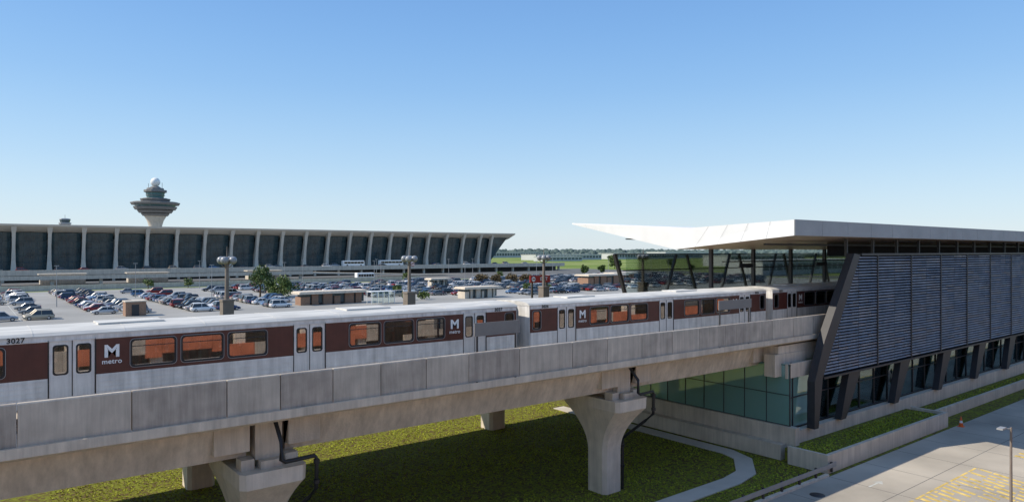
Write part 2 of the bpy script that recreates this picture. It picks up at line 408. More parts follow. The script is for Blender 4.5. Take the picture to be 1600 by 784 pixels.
tufts('planter_grass',(42.8,60.6,22.2,24.5),0.17,'short green grass filling the long planter',None,-12.95,0.12)
tufts('verge_grass',(61.4,110,23.6,24.5),0.22,'short green grass along the station verge',None,-13.2,0.12)

# ------------------------------------------------------------ guideway
def guideway(name,y0,y1,x0,x1,label,joints,gx):
    g=thing(name,(x0,(y0+y1)/2,G0),label,'bridge')
    mb=MB(); mb.prism([(y0-0.12,-5.87),(y0-0.12,-6.18),(y0+0.1,-6.30),(y0+1.4,-6.45),(y1-1.4,-6.45),(y1-0.1,-6.30),(y1+0.12,-6.18),(y1+0.12,-5.87),(y1-0.4,-6.15),(y0+0.4,-6.15)],'x',x0,x1)
    part('deck',mb,['conc'],g)
    for a,b in gx:
        mb=MB(); gy0=y0+1.5; gy1=y1-1.5
        mb.prism([(gy0,-6.45),(gy0+0.05,-6.75),(gy0+0.45,-7.9),(gy1-0.45,-7.9),(gy1-0.05,-6.75),(gy1,-6.45)],'x',a,b)
        mb.box(a-0.0,a+1.3,gy0-0.02,gy0+0.5,-7.6,-6.452) 
        mb.box(b-1.3,b,gy0-0.02,gy0+0.5,-7.6,-6.452)
        part('girder',mb,['conc'],g)
    for i in range(len(joints)-1):
        mb=MB(); a,b=joints[i]+0.018,joints[i+1]-0.018
        mb.prism([(y0,-5.868),(y0,-4.60),(y0+0.03,-4.56),(y0+0.19,-4.56),(y0+0.22,-4.60),(y0+0.22,-5.868)],'x',a,b)
        part('barrier_panel',mb,[['panelA','panelB','panelC','panelA','panelB','panelB','panelC'][(i*5+i//3)%7]],g)
    mb=MB(); mb.box(x0,x1,y1-0.22,y1,-5.868,-4.56)
    part('barrier_wall',mb,['panelA'],g)
    return g
J=[-29.2,-26.2,-23.1,-20.1,-17,-14,-10.9,-7.9,-4.8,-1.75,1.3,4.35,7.34,9.24,11.3,13.36,15.5,17.7,20.6,24.0,26.5,29.2,31.8,34.3,36.9,39.5,42.1,44.7,47.3,49.9]
near=guideway('elevated_guideway',25.5,33.6,-29.2,49.9,'concrete elevated rail guideway with grey barrier panels',J,[(-29,-13.2),(-12.2,8.6),(10.1,28.9),(30.4,43.5)])
far=guideway('elevated_guideway',34.0,48.6,-29.2,46,'second concrete rail guideway behind the train, deck widened for its shadow',[-29.2+3*i for i in range(26)],[(-29,-10.2),(-9.8,10.9),(11.2,32.7),(33.1,43.5)])  # hidden by the train; deck made wider so its shadow covers the lawn
for gy in (29.8,42.4):
    mb=MB()
    for dy in (-0.72,0.72):
        mb.box(-29,150,gy+dy-0.3,gy+dy+0.3,-6.149,-6.13,1)
        mb.box(-29,150,gy+dy-0.035,gy+dy+0.035,-6.13,-6.0,0)
    solo('railway_track',mb,['rail','ballast'],(0,gy,-6.149),'pair of steel rails on concrete plinths','railway track')

def octa(cx,cy,hx,hy,c,z): 
    return [(cx-hx+c,cy-hy,z),(cx+hx-c,cy-hy,z),(cx+hx,cy-hy+c,z),(cx+hx,cy+hy-c,z),(cx+hx-c,cy+hy,z),(cx-hx+c,cy+hy,z),(cx-hx,cy+hy-c,z),(cx-hx,cy-hy+c,z)]
def pier(cx,cy,pipe,label,hy_top=2.25,top=-8.3):
    p=thing('bridge_pier',(cx,cy,G0),label,'bridge pier','piers carrying the guideways')
    mb=MB(); secs=[octa(cx,cy,.76,.76,.2,G0-0.3),octa(cx,cy,.76,.76,.2,-11.5)]
    for k in range(1,9):
        t=k/8; e=t**1.9
        secs.append(octa(cx,cy,.76+.5*e,.76+(hy_top-.76)*e,.2,-11.5+(2.6)*t))
    secs.append(octa(cx,cy,1.28,hy_top+.02,.2,top))
    mb.loft(secs); part('column',mb,['conc_light'],p)
    mb=MB()
    mb.box(cx-.42,cx+.42,cy-1.9,cy+1.9,top+0.002,top+.30); mb.box(cx-.52,cx+.52,cy-1.55,cy-.2,top+.30,-6.46); mb.box(cx-.52,cx+.52,cy+.2,cy+1.55,top+.30,-6.46)
    for sx in (-1,1):
        for sy in (-1,1):
            mb.box(cx+sx*.85-.25,cx+sx*.85+.25,cy+sy*1.4-.3,cy+sy*1.4+.3,top+.002,-7.905)
    part('bearing_block',mb,['conc'],p)
    if pipe:
        mb=MB(); yy=cy-hy_top-.12; xx=cx+1.5
        mb.tube([(cx+.15,yy+.6,-6.5),(cx+.15,yy-.1,-7.2),(cx+.15,yy-.1,-7.9),(cx+.3,yy-.12,-8.0),(xx,yy,-8.0),(xx+.1,yy+.02,-8.15),(xx+.1,yy+.05,-9.3),(xx+.02,yy+.6,-9.8),(cx+.95,cy-.6,-10.9),(cx+.90,cy-.6,-11.2),(cx+.90,cy-.6,G0)],.085,8)
        for z in (-8.3,-9.1,-11.4,-12.6): 
            if z>-10: mb.cyl((xx+.1,yy+.03,z),(xx+.1,yy+.03,z+.14),.13,n=8)
            else: mb.cyl((cx+.90,cy-.6,z),(cx+.90,cy-.6,z+.14),.13,n=8)
        part('drain_pipe',mb,['black'],p)
    return p
pier(9.35,28.6,True,'flared concrete pier with black drain pipe')
pier(29.45,28.6,True,'tall flared concrete pier with black drain pipe')
pier(-12.7,28.6,False,'flared concrete pier under the guideway')
pier(11.06,44.1,False,'round-edged concrete pier under the rear guideway')
pier(32.9,44.1,False,'round-edged concrete pier under the rear guideway')
pier(-10,44.1,False,'round-edged concrete pier under the rear guideway')

for (a,b,z0,z1) in ((18.7,21.4,-3.98,-3.36),(37.6,41.2,-3.75,-3.16)):
    t=thing('wayside_screen',(a,26.5,-6.15),'plain grey screen panel on posts beside the train','screen')
    mb=MB(); mb.box(a,b,26.48,26.53,z0,z1); part('panel',mb,['greypanel'],t)
    for xx in (a+.2,b-.2):
        mb=MB(); mb.box(xx-.04,xx+.04,26.535,26.6,-6.15,z1); part('post',mb,['darksteel'],t)

# ------------------------------------------------------------ rail cars
HL=11.15; HW=1.52
wins=[(1.8,3.3),(3.5,5.0),(5.2,6.7),(10.4,10.95)]; wins=wins+[(-b,-a) for a,b in wins]
doors=[-8.5,0,8.5]; DW=0.68
WZ=(1.83,2.80)
def railcar(loc,num):
    t=thing('metro_train_car',loc,'silver metro train car with brown window band','train car','coupled cars of the metro train')
    X=lambda a:a+loc[0]; Y=lambda a:a+loc[1]; Z=lambda a:a+loc[2]
    us=sorted(set([-HL,HL]+[e for a,b in wins for e in (a,b)]+[e for d in doors for e in (d-DW,d+DW)]))
    zsb=[0.72,1.0,1.67,WZ[0],WZ[1],2.91,2.93,3.10]
    mb=MB()
    for sy in (-1,1):
        for i in range(len(us)-1):
            for j in range(len(zsb)-1):
                uc=(us[i]+us[i+1])/2; zc=(zsb[j]+zsb[j+1])/2
                if any(abs(uc-d)<DW for d in doors) and 1.0<zc<2.93: continue
                if any(a<uc<b for a,b in wins) and WZ[0]<zc<WZ[1]: continue
                mi=1 if 1.67<zc<2.91 else 0
                y=sy*HW
                mb.add([(X(us[i]),Y(y),Z(zsb[j])),(X(us[i+1]),Y(y),Z(zsb[j])),(X(us[i+1]),Y(y),Z(zsb[j+1])),(X(us[i]),Y(y),Z(zsb[j+1]))],[(0,1,2,3)],mi)
                mb.add([(X(us[i]),Y(y-sy*.06),Z(zsb[j])),(X(us[i+1]),Y(y-sy*.06),Z(zsb[j])),(X(us[i+1]),Y(y-sy*.06),Z(zsb[j+1])),(X(us[i]),Y(y-sy*.06),Z(zsb[j+1]))],[(0,1,2,3)],2)
        for zz in (1.05,1.22,1.39,1.56):
            segs=[(-HL,-9.3),(-7.7,-.8),(.8,7.7),(9.3,HL)]
            for a,b in segs: mb.box(X(a),X(b),Y(sy*HW)-.014,Y(sy*HW)+.014,Z(zz),Z(zz+.03))
        mb.box(X(-HL),X(HL),Y(sy*HW)-.02,Y(sy*HW)+.02,Z(2.925),Z(2.945),0)
    for sx in (-1,1):
        mb.box(X(sx*HL)-.03,X(sx*HL)+.03,Y(-HW),Y(HW),Z(.72),Z(3.1),0)
        mb.box(X(sx*(HL+.12))-.09,X(sx*(HL+.12))+.09,Y(-.5),Y(.5),Z(.9),Z(2.95),3)
    part('body',mb,['silver','brown','cream','black'],t,recalc=False)
    mb=MB()
    prof=[(-HW-.02,3.08),(-HW-.02,3.13),(-1.42,3.22),(-1.2,3.27),(-.7,3.31),(0,3.33),(.7,3.31),(1.2,3.27),(1.42,3.22),(HW+.02,3.13),(HW+.02,3.08)]
    mb.loft([[(X(u),Y(a),Z(b)) for a,b in prof] for u in (-HL-.05,HL+.05)])
    for k in range(8): 
        u=-HL+1.5+k*2.75; mb.loft([[(X(uu),Y(a),Z(b+.008)) for a,b in prof[1:-1]] for uu in (u,u+.03)])
    for u in (-6.5,3.2): mb.box(X(u-1.1),X(u+1.1),Y(-.6),Y(.6),Z(3.30),Z(3.38))
    part('roof',mb,['trainroof'],t)
    mb=MB(); mb.box(X(-HL),X(HL),Y(-1.45),Y(1.45),Z(.93),Z(.99)); 
    part('floor',mb,['floor'],t)
    for d in doors:
        for sy in (-1,1):
            for k in (-1,1):
                c=d+k*DW/2; yy=sy*(HW-.035); 
                mb=MB(); a0,a1=c-DW/2+.012,c+DW/2-.012; w0,w1=c-.2,c+.2; z0,z1=1.0,2.93; q0,q1=1.78,2.76
                for (p,q,r,s_) in ((a0,w0,z0,z1),(w1,a1,z0,z1),(w0,w1,z0,q0),(w0,w1,q1,z1)):
                    mb.box(X(p),X(q),Y(yy)-.02,Y(yy)+.02,Z(r),Z(s_))
                dd=part('door',mb,['silver'],t,pos=(X(c),Y(yy),Z(1.0)))
                mb=MB(); mb.box(X(w0)-.0,X(w1),Y(yy)-.006,Y(yy)+.006,Z(q0),Z(q1))
                part('door_window',mb,['trainglass'],dd)
                mb=MB(); mb.ring(X(w0)-.03,X(w1)+.03,Z(q0)-.03,Z(q1)+.03,.05,.10,.09,Y(yy)-.026,Y(yy)+.026)
                part('window_seal',mb,['black'],dd)
        for sy in (-1,1):
            mb=MB(); yy=sy*HW
            mb.box(X(d-.014),X(d+.014),Y(yy)-.016+sy*-.02,Y(yy)+.016+sy*-.02,Z(1.0),Z(2.93))
            mb.box(X(d-DW-.03),X(d-DW),Y(yy)-.014,Y(yy)+.014,Z(1.0),Z(2.96)); mb.box(X(d+DW),X(d+DW+.03),Y(yy)-.014,Y(yy)+.014,Z(1.0),Z(2.96))
            part('door_gasket',mb,['black'],t)
    for a,b in wins:
        for sy in (-1,1):
            mb=MB(); yy=sy*(HW-.03); mb.box(X(a),X(b),Y(yy)-.006,Y(yy)+.006,Z(WZ[0]),Z(WZ[1]))
            wv=part('window',mb,['trainglass'],t,pos=(X((a+b)/2),Y(yy),Z(WZ[0])))
            # each pane sits a fraction of a degree off, as fitted glass does
            wv.rotation_euler=(random.uniform(-.014,.010),0,random.uniform(-.014,.014))
            mb=MB()
            mb.ring(X(a)-.02,X(b)+.02,Z(WZ[0])-.02,Z(WZ[1])+.02,.06,.13,.12,Y(yy)-.042,Y(yy)+.042)
            if b-a>1: mb.box(X(a+.035),X(b-.035),Y(yy)-.02,Y(yy)+.02,Z(2.54),Z(2.565))
            part('window_seal',mb,['black'],wv)
            mb=MB(); mb.ring(X(a)-.038,X(b)+.038,Z(WZ[0])-.038,Z(WZ[1])+.038,.014,.15,.135,Y(yy)-.048,Y(yy)+.048)
            part('window_frame',mb,['galv'],wv)
    u=-7.4
    while u<7.5:
        if all(abs(u-d)>1.1 for d in doors):
            for sy in (-1,1):
                mb=MB()
                mb.box(X(u-.24),X(u+.22),Y(sy*.45),Y(sy*1.38),Z(1.32),Z(1.47)); mb.box(X(u+.17),X(u+.29),Y(sy*.45),Y(sy*1.38),Z(1.40),Z(2.30)); mb.box(X(u-.1),X(u+.1),Y(sy*.7),Y(sy*1.2),Z(.99),Z(1.32))
                part('seat',mb,['seat'],t,pos=(X(u),Y(sy*.9),Z(.99)))
        u+=.80
    mb=MB()
    for d in doors:
        for sx in (-1,1): mb.box(X(d+sx*.86-.02),X(d+sx*.86+.02),Y(-1.42),Y(-.5),Z(.99),Z(2.3)); mb.box(X(d+sx*.86-.02),X(d+sx*.86+.02),Y(.5),Y(1.42),Z(.99),Z(2.3))
    part('interior_partition',mb,['cream'],t)
    for lx in (-7.3,7.3):
        mb=MB()
        text_into(mb,'M',X(lx),Y(-HW)-.012,Z(2.43),.60,bold=.02,sx=1.1)
        text_into(mb,'metro',X(lx),Y(-HW)-.012,Z(2.08),.24,sx=1.0,bold=.004,spacing=1.05)
        part('logo',mb,['white'],t,recalc=False)
    for lx in (-10.1,9.95):
        mb=MB(); text_into(mb,num,X(lx),Y(-HW)-.024,Z(3.02),.235,0,bold=.006,spacing=1.08)
        part('car_number',mb,['black'],t,recalc=False)
    for bx in (-7.8,7.8):
        mb=MB(); mb.box(X(bx-1.5),X(bx+1.5),Y(-1.15),Y(1.15),Z(.35),Z(.6))
        for wx in (-1.05,1.05):
            for sy in (-.72,.72): mb.cyl((X(bx+wx),Y(sy-.07),Z(.36)),(X(bx+wx),Y(sy+.07),Z(.36)),.36,n=16)
        part('bogie',mb,['darksteel'],t)
    mb=MB()
    for u0,u1 in ((-5.8,-3.5),(-3.2,-.5),(.2,2.6),(3,5.6)): mb.box(X(u0),X(u1),Y(-1.3),Y(1.3),Z(.25),Z(.9))
    part('underfloor_equipment',mb,['darksteel'],t)
    return t
for cx,num in ((-11.6,'3026'),(11.5,'3027'),(34.7,'3026'),(57.9,'3053')):
    railcar((cx,29.82,-6.0),num)

# ------------------------------------------------------------ station
S=thing('train_station',(43.7,25,G0),'modern station with white wing roof and slatted metal screen','station')
XE=150
FZ=1.02
roofT=[(43.0,24.5,2.06),(44.6,34.0,1.80),(47.0,50,2.74)]
roofB=[(43.0,24.5,FZ),(45.2,36,.14),(47.0,50,2.60)]
mb=MB()
A,Mm,C=roofT; a_,K,c_=roofB
e=lambda p:(XE,p[1],p[2])
mb.add([A,Mm,C,e(A),e(Mm),e(C)],[(0,1,4,3),(1,2,5,4)],0)
mb.add([A,Mm,K,a_],[(0,1,2,3)],0); mb.add([Mm,C,c_,K],[(0,1,2,3)],0)
mb.add([C,e(C),e(c_),c_],[(0,1,2,3)],0)
part('roof',mb,['roofwhite'],S,recalc=False)
mb=MB()
def lerp(p,q,t): return tuple(p[i]+(q[i]-p[i])*t for i in range(3))
for t in (.2,.4,.6,.8):
    p=lerp(A,Mm,t); q=lerp(a_,K,t)
    mb.add([(p[0]-.02,p[1]-.012,p[2]),(p[0]-.02,p[1]+.012,p[2]),(q[0]-.02,q[1]+.012,q[2]),(q[0]-.02,q[1]-.012,q[2])],[(0,1,2,3)])
part('roof_joint',mb,['fascia'],S,recalc=False)
mb=MB(); x=43.0
while x<XE:
    x2=min(x+3.6,XE); mb.box(x+.015,x2-.015,24.44,24.497,FZ,2.08); x=x2
part('roof_fascia',mb,['fascia'],S)
mb=MB(); mb.add([a_,K,e(K),e(a_)],[(0,1,2,3)],0); mb.add([K,c_,e(c_),e(K)],[(0,1,2,3)],0)
part('soffit',mb,['soffit'],S,recalc=False)
mb=MB(); 
x=46
while x<XE:
    mb.add([(x,24.7,FZ-.04),(x+.05,24.7,FZ-.04),(x+.05,35.9,.12),(x,35.9,.12)],[(0,1,2,3)]); x+=1.8
part('soffit_joint',mb,['joint_and_shade'],S,recalc=False)
mb=MB(); mb.box(43.4,XE,25.85,47.4,-7.62,-6.46)
mb.box(42.9,46.8,25.8,26.6,-8.5,-7.0)
part('concrete_slab',mb,['conc'],S)
mb=MB(); mb.box(46,XE,31.6,40.4,-6.2,-4.98); part('platform',mb,['pave'],S)
for cx in [50,56.3,62.6,69,75.5,82,88.5,95,101.5,108]:
    mb=MB(); mb.box(cx-.14,cx+.14,36-.14,36+.14,-4.98,.2)
    part('roof_column',mb,['darksteel'],S,pos=(cx,36,-4.98))
for yy in (28.5,42):
    mb=MB(); mb.box(46,XE,yy-.08,yy+.08,.42 if yy<30 else 1.0,.56 if yy<30 else 1.1)
    part('roof_beam',mb,['darksteel'],S)
mb=MB(); mb.box(43.70,43.74,25.2,42.4,-11.75,-7.63); part('window_wall',mb,['teal'],S,label='teal glass end wall')
mb=MB()
for yy in [25.2+1.72*i for i in range(11)]: mb.box(43.66,43.78,yy-.02,yy+.02,-11.75,-7.63)
for zz in (-11.75,-9.72,-7.70): mb.box(43.655,43.785,25.15,42.5,zz-.018,zz+.018)
part('window_frame',mb,['darksteel'],S)
mb=MB(); mb.box(43.745,47.5,25.55,25.59,-12.1,-8.6); part('window_wall',mb,['teal'],S,label='teal glass corner return')
mb=MB(); mb.box(47.51,XE,25.55,25.59,-12.1,-8.0); part('window_wall',mb,['shopglass'],S,label='long dark shopfront glass wall')
mb=MB(); x=44.6
while x<XE: mb.box(x-.04,x+.04,25.48,25.66,-12.1,-7.65); x+=2.4
for zz in (-12.05,-10.0,-8.2): mb.box(43.8,XE,25.475,25.665,zz-.03,zz+.03)
part('window_frame',mb,['darksteel'],S)
mb=MB(); mb.box(47.0,XE,30.6,30.9,G0,-7.63); mb.box(44.0,XE,26,42,-12.3,-12.15)
mb.box(45.6,45.8,28.2,42,-12.15,-7.63)  # pale blind wall added close behind the end glass to brighten it
for i in range(12): mb.box(46+i*7,46.5+i*7,27.6,28.1,-12.15,-7.63)
part('interior_and_brightener_wall',mb,['innerwall'],S)
mb=MB(); mb.box(43.45,43.95,24.65,43,G0-.3,-11.79); mb.box(43.95,XE,24.95,25.45,G0-.3,-12.12); mb.box(42.75,43.44,25.3,43,G0-.3,-12.9)
part('plinth',mb,['wallconc'],S)
mb=MB(); mb.box(43.6,47.6,25.3,25.47,-8.6,-7.63); part('corner_beam',mb,['conc'],S)
fr=[(45.45,-12.1),(46.0,-12.1),(46.55,-8.75),(52.0,-.30),(51.1,-.18),(46.75,-6.3),(45.5,-8.9)]
mb=MB(); mb.prism(fr,'y',24.40,24.95); part('screen_frame',mb,['darksteel'],S)
def lx(z): return 46.6+(z+8.75)*(52.0-46.6)/(8.45)
mb=MB(); mb.prism([(lx(-8.7)+.1,-8.7),(XE,-8.7),(XE,-.35),(lx(-.35)+.1,-.35)],'y',24.95,25.0)
part('screen_backing',mb,['louvback'],S)
mb=MB(); rows=38; z=-8.62; dz=(8.25)/rows; PW=3.0
for r in range(rows):
    zc=z+dz*(r+.5); x=lx(zc)+.05; first=True
    while x<XE:
        nx=(math.floor((x-46)/PW+1e-6)+1)*PW+46      # panels break on a common line
        seg=[x,nx] if random.random()<.55 else [x,x+(nx-x)*random.uniform(.3,.7),nx]
        for p0,p1 in zip(seg[:-1],seg[1:]):
            x2=min(p1,XE)-.03
            if x2<=p0: continue
            tl=.028+random.uniform(-.022,.024); th=dz*.235; y0=24.58
            mb.add([(p0,y0-.05-tl,zc-th),(x2,y0-.05-tl,zc-th),(x2,y0-.05+tl,zc+th),(p0,y0-.05+tl,zc+th),
                (p0,y0+.10,zc-th),(x2,y0+.10,zc-th),(x2,y0+.10,zc+th),(p0,y0+.10,zc+th)],
               [(0,1,2,3),(3,2,6,7),(0,4,5,1),(0,3,7,4),(1,5,6,2)])
        x=nx+.03
part('louvre_screen',mb,['louv'],S,recalc=False)
mb=MB(); mb.box(52.3,XE,24.42,24.94,-.33,-.18); mb.box(46.8,XE,24.42,24.94,-8.86,-8.72)
x=55
while x<XE: mb.box(x-.06,x+.06,24.46,24.92,-8.69,-.34); x+=PW*2
part('screen_rail',mb,['darksteel'],S)
for cx in [49.5+8.6*i for i in range(11)]:
    mb=MB(); mb.prism([(cx,-12.1),(cx+.75,-12.1),(cx+3.0,-8.87),(cx+1.2,-8.87)],'y',24.6,25.1); part('slanted_column',mb,['darksteel'],S,pos=(cx,24.8,-12.1))
mb=MB(); text_into(mb,'M',59.6,25.46,-10.3,1.5,bold=.05); part('logo',mb,['white'],S,recalc=False)
mb=MB(); mb.box(56,XE,28.9,29.0,-.4,.66); part('interior_shade_panel',mb,['joint_and_shade'],S)  # near-black panel stands in for the shaded interior below the soffit
x=52.5
while x<XE:
    mb=MB(); mb.box(x-.08,x+.08,25.6,25.8,-.4,.92); x+=4.3
    part('clerestory_post',mb,['darksteel'],S,pos=(x-4.3,25.7,-.4))
mb=MB()
for yy in (46.6,):
    mb.bar((49.4,yy,-.3),(51.0,yy,-4.5),.30,.3)
    x=57
    while x<120:
        mb.bar((x,yy,-4.6),(x+1.7,yy,-.4),.18,.2); mb.bar((x+5.2,yy,-4.6),(x+3.5,yy,-.4),.18,.2); x+=9.5
    for zz in (-.32,-1.9,-4.5): mb.box(49.6 if zz>-1 else 50.6,130,yy-.06,yy+.06,zz-.05,zz+.05)
mb.box(50,130,34.86,34.94,-.94,-.86)
part('windscreen_frame',mb,['darksteel'],S)
mb=MB(); mb.box(51,130,46.58,46.62,-4.4,-.4); part('windscreen_glass',mb,['clearglass'],S)
for cx in (53,66):
    mb=MB(); mb.box(cx,cx+2.0,35.2,35.3,-1.45,-1.1)
    part('platform_sign',mb,['darksteel'],S)

mb=MB(); 
mb.box(42.4,61.3,21.9,22.15,G0-.1,-12.75); mb.box(42.4,42.65,22.15,24.6,G0-.1,-12.75); mb.box(61.05,61.3,22.15,24.6,G0-.1,-12.75)
mb.box(42.65,61.05,22.15,24.93,G0-.1,-12.96,1)
solo('planter',mb,['wallconc','ground'],(42.4,21.9,G0),'long raised concrete planter filled with grass','planter')
mb=MB(); mb.box(61.3,XE,23.2,23.45,G0-.1,-13.05); mb.box(61.3,XE,23.45,24.93,G0-.1,-13.21,1)
solo('planter',mb,['wallconc','ground'],(61.3,23.2,G0),'low concrete planter wall with grass strip','planter')
g=thing('guard_rail',(34,21.75,G0),'low galvanised guard rail beside the road','guard rail')
mb=MB(); mb.box(31,43,21.66,21.70,G0+.45,G0+.72); part('rail',mb,['galv'],g)
for i in range(7):
    mb=MB(); mb.box(31.2+1.9*i-.06,31.2+1.9*i+.06,21.71,21.83,G0+.14,G0+.75); part('post',mb,['bronze'],g)
f=thing('metal_fence',(44.5,11.4,G0),'black metal picket fence by the road','fence')
mb=MB(); mb.box(43.4,60,11.38,11.42,G0+1.15,G0+1.2); mb.box(43.4,60,11.38,11.42,G0+.12,G0+.17); part('rail',mb,['black'],f)
mb=MB(); x=43.4
while x<60: mb.box(x-.012,x+.012,11.385,11.415,G0,G0+1.25); x+=.14
part('pickets',mb,['black'],f)
l=thing('street_lamp',(40.2,11.6,G0),'slim dark pole lamp with small arm','street lamp')
mb=MB(); mb.cyl((40.2,11.6,G0),(40.2,11.6,-8.6),.08,.05,n=10); part('pole',mb,['pedestal'],l)
mb=MB(); mb.tube([(40.2,11.6,-8.68),(39.9,11.85,-8.62)],.03,6); mb.box(39.45,39.98,11.72,11.98,-8.66,-8.58); part('lamp_head',mb,['galv'],l)
def cone(x,y,z):
    c=thing('traffic_cone',(x,y,z),'orange traffic cone with white collar standing on road','traffic cone','traffic cones by the planter')
    mb=MB(); mb.box(x-.21,x+.21,y-.21,y+.21,z,z+.03); mb.lathe([(.16,.03),(.12,.30)],(x,y,z),14); mb.lathe([(.085,.48),(.03,.80),(.001,.805)],(x,y,z),14); part('cone_body',mb,['orange'],c)
    mb=MB(); mb.lathe([(.122,.30),(.087,.48)],(x,y,z),14); part('collar',mb,['white'],c)
cone(62.2,21.3,G0+.004); cone(86.5,22.6,G0+.004)

# ------------------------------------------------------------ globe street lamps
def globelamp(x,y):
    l=thing('street_lamp',(x,y,G0),'dark post with cluster of grey globe lamps on pedestal','street lamp','globe lamps along the road')
    mb=MB(); mb.box(x-.42,x+.42,y-.42,y+.42,G0,-3.95); mb.box(x-.47,x+.47,y-.47,y+.47,-3.95,-3.8); part('pedestal',mb,['pedestal'],l)
    mb=MB(); mb.cyl((x,y,-3.8),(x,y,-.5),.17,.13,n=10); mb.cyl((x,y,-.5),(x,y,.35),.05,.02,n=8)
    for k in range(4):
        a=k*math.pi/2+.9; mb.tube([(x,y,-1.3),(x+.3*math.cos(a),y+.3*math.sin(a),-1.22),(x+.46*math.cos(a),y+.46*math.sin(a),-1.0)],.04,6)
    part('pole',mb,['pedestal'],l)
    for k in range(4):
        a=k*math.pi/2+.9; mb=MB()
        mb.lathe([(.08,-.29),(.20,-.24),(.28,-.12),(.31,0),(.29,.12),(.22,.23),(.12,.29),(.02,.31)],(x+.47*math.cos(a),y+.47*math.sin(a),-.74),16)
        part('lamp_globe',mb,['globe'],l)
for x in (16.4,32.8,49.4,65.5): globelamp(x,57)

# ------------------------------------------------------------ exit sign
sx,sy=58.6,68.3
s=thing('road_sign',(sx,sy,G0),'red road sign with white exit lettering','sign')
mb=MB(); mb.box(sx-1.7,sx+1.7,sy,sy+.12,-4.05,-3.15); part('sign_board',mb,['red'],s)
mb=MB(); text_into(mb,'EXIT',sx+.6,sy-.02,-3.62,.62,bold=.01)
nn_=20; mb.add([(sx-1.15+.32*math.cos(6.2832*i/nn_),sy-.02,-3.6+.32*math.sin(6.2832*i/nn_)) for i in range(nn_)],[tuple(range(nn_))])
part('lettering',mb,['white'],s,recalc=False)
mb=MB(); mb.box(sx-1.35,sx-.95,sy-.045,sy-.035,-3.66,-3.54); part('arrow_mark',mb,['red'],s)
for a in (-1.3,1.1):
    mb=MB(); mb.box(sx+a,sx+a+.2,sy+.13,sy+.33,G0,-3.2); part('post',mb,['bronze'],s)

# ------------------------------------------------------------ terminal
T=350.0
TM=thing('airport_terminal',(16.5,T,G1),'long airport terminal with curved upturned roof and leaning columns','terminal building')
prof=[(343.0,10.9),(345,9.9),(349,8.3),(355,6.9),(364,5.7),(375,5.6),(388,7.4),(396,9.6)]
mb=MB(); xs=sorted(set([-80+i*12.2 for i in range(29) if -80+i*12.2<=258]+[259,266,273]))
def rp_(x,k):
    y,z=prof[k]; ext=max(0,(x-251)/22)
    return (x,y-(.8*ext if k==0 else 0),z+.1*ext)
n=len(prof)
top=[[rp_(x,k) for k in range(n)] for x in xs]
mb.loft([[*row,*[(p[0],p[1]+.2,p[2]-.75) for p in reversed(row)]] for row in top],0)
part('roof',mb,['term'],TM)
colx=[16.5+12.2*k for k in range(-7,20)]+[257.0]
for cx in colx:
    mb=MB()
    def sec(z,y0,y1,hw): return [(cx-hw,y0,z),(cx+hw,y0,z),(cx+hw*.75,y1,z),(cx-hw*.75,y1,z)]
    mb.loft([sec(-8,347.6,352.5,1.0),sec(-4,347.4,351,.72),sec(2,346.3,349,.58),sec(7,345.0,347.6,.65),sec(9.3,344.0,347.8,.95),sec(10.2,343.6,347.0,.85)])
    part('column',mb,['term'],TM,pos=(cx,350,-8))
for i,cx in enumerate(colx[:-1]):
    mb=MB(); N=8; a=cx+.8; b=colx[i+1]-.8
    def gp(t,z): 
        bow=math.sin(math.pi*t); lean=(z+8)/17
        return (a+(b-a)*t, 351.0-.8*bow-3.0*lean*lean, z)
    zz=[-8,-5,-2,1,4,7.6]
    vs=[gp(k/N,z) for z in zz for k in range(N+1)]
    mb.add(vs,[(j*(N+1)+k,j*(N+1)+k+1,(j+1)*(N+1)+k+1,(j+1)*(N+1)+k) for j in range(len(zz)-1) for k in range(N)])
    gl=part('window',mb,['termglass'],TM,pos=(cx+6.1,351,-8),recalc=False)
    mb=MB()
    for k in (2,4,6):
        pts=[gp(k/N,z) for z in zz]; 
        for p,q in zip(pts[:-1],pts[1:]): mb.tube([(p[0],p[1]-.06,p[2]),(q[0],q[1]-.06,q[2])],.07,4,smooth=False)
    for z in (-5,-2,1,4):
        pts=[(gp(k/N,z)[0],gp(k/N,z)[1]-.08,z) for k in range(N+1)]; mb.tube(pts,.06,4,smooth=False)
    part('window_frame',mb,['mull'],gl)
mb=MB(); mb.box(-80,256,352.6,396,G1,5.2); part('building_core',mb,['farglass'],TM)
mb=MB(); mb.loft([[(257,352,-8),(259,352,-8),(271,347,9.3),(258,347,9.3)],[(257,394,-8),(259,394,-8),(271,394,8.6),(258,394,8.0)]]); part('end_wall',mb,['termglass'],TM)
mb=MB(); mb.box(-120,296,322,349.5,-9.2,-8.05); mb.box(-120,296,321.7,322,-9.4,-7.3)
x=-110
while x<294: mb.box(x-.5,x+.5,323,324.2,G1,-9.2); x+=12.2
solo('elevated_roadway',mb,['wallconc'],(0,335,G1),'raised concrete departures roadway in front of terminal','bridge')
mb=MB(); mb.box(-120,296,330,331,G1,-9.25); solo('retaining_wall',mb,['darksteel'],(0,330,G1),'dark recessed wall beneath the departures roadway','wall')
mb=MB(); mb.box(-120,120,292,298,-9.9,-9.2); mb.box(-120,120,291.7,292,-10.1,-8.7)
x=-110
while x<118: mb.box(x-.5,x+.5,293,294,G1,-9.9); x+=15
mb.loft([[(120,292,-9.9),(120,298,-9.9),(120,298,-9.2),(120,292,-9.2)],[(200,292,G1-.2),(200,298,G1-.2),(200,298,G1+.02),(200,292,G1+.02)]])
solo('road_ramp',mb,['wallconc'],(0,295,G1),'concrete ramp road on short piers','bridge')
mb=MB(); mb.box(-120,150,252,252.4,G1,-10.4); solo('retaining_wall',mb,['wallconc'],(0,252,G1),'long low concrete wall behind the parked cars','wall')
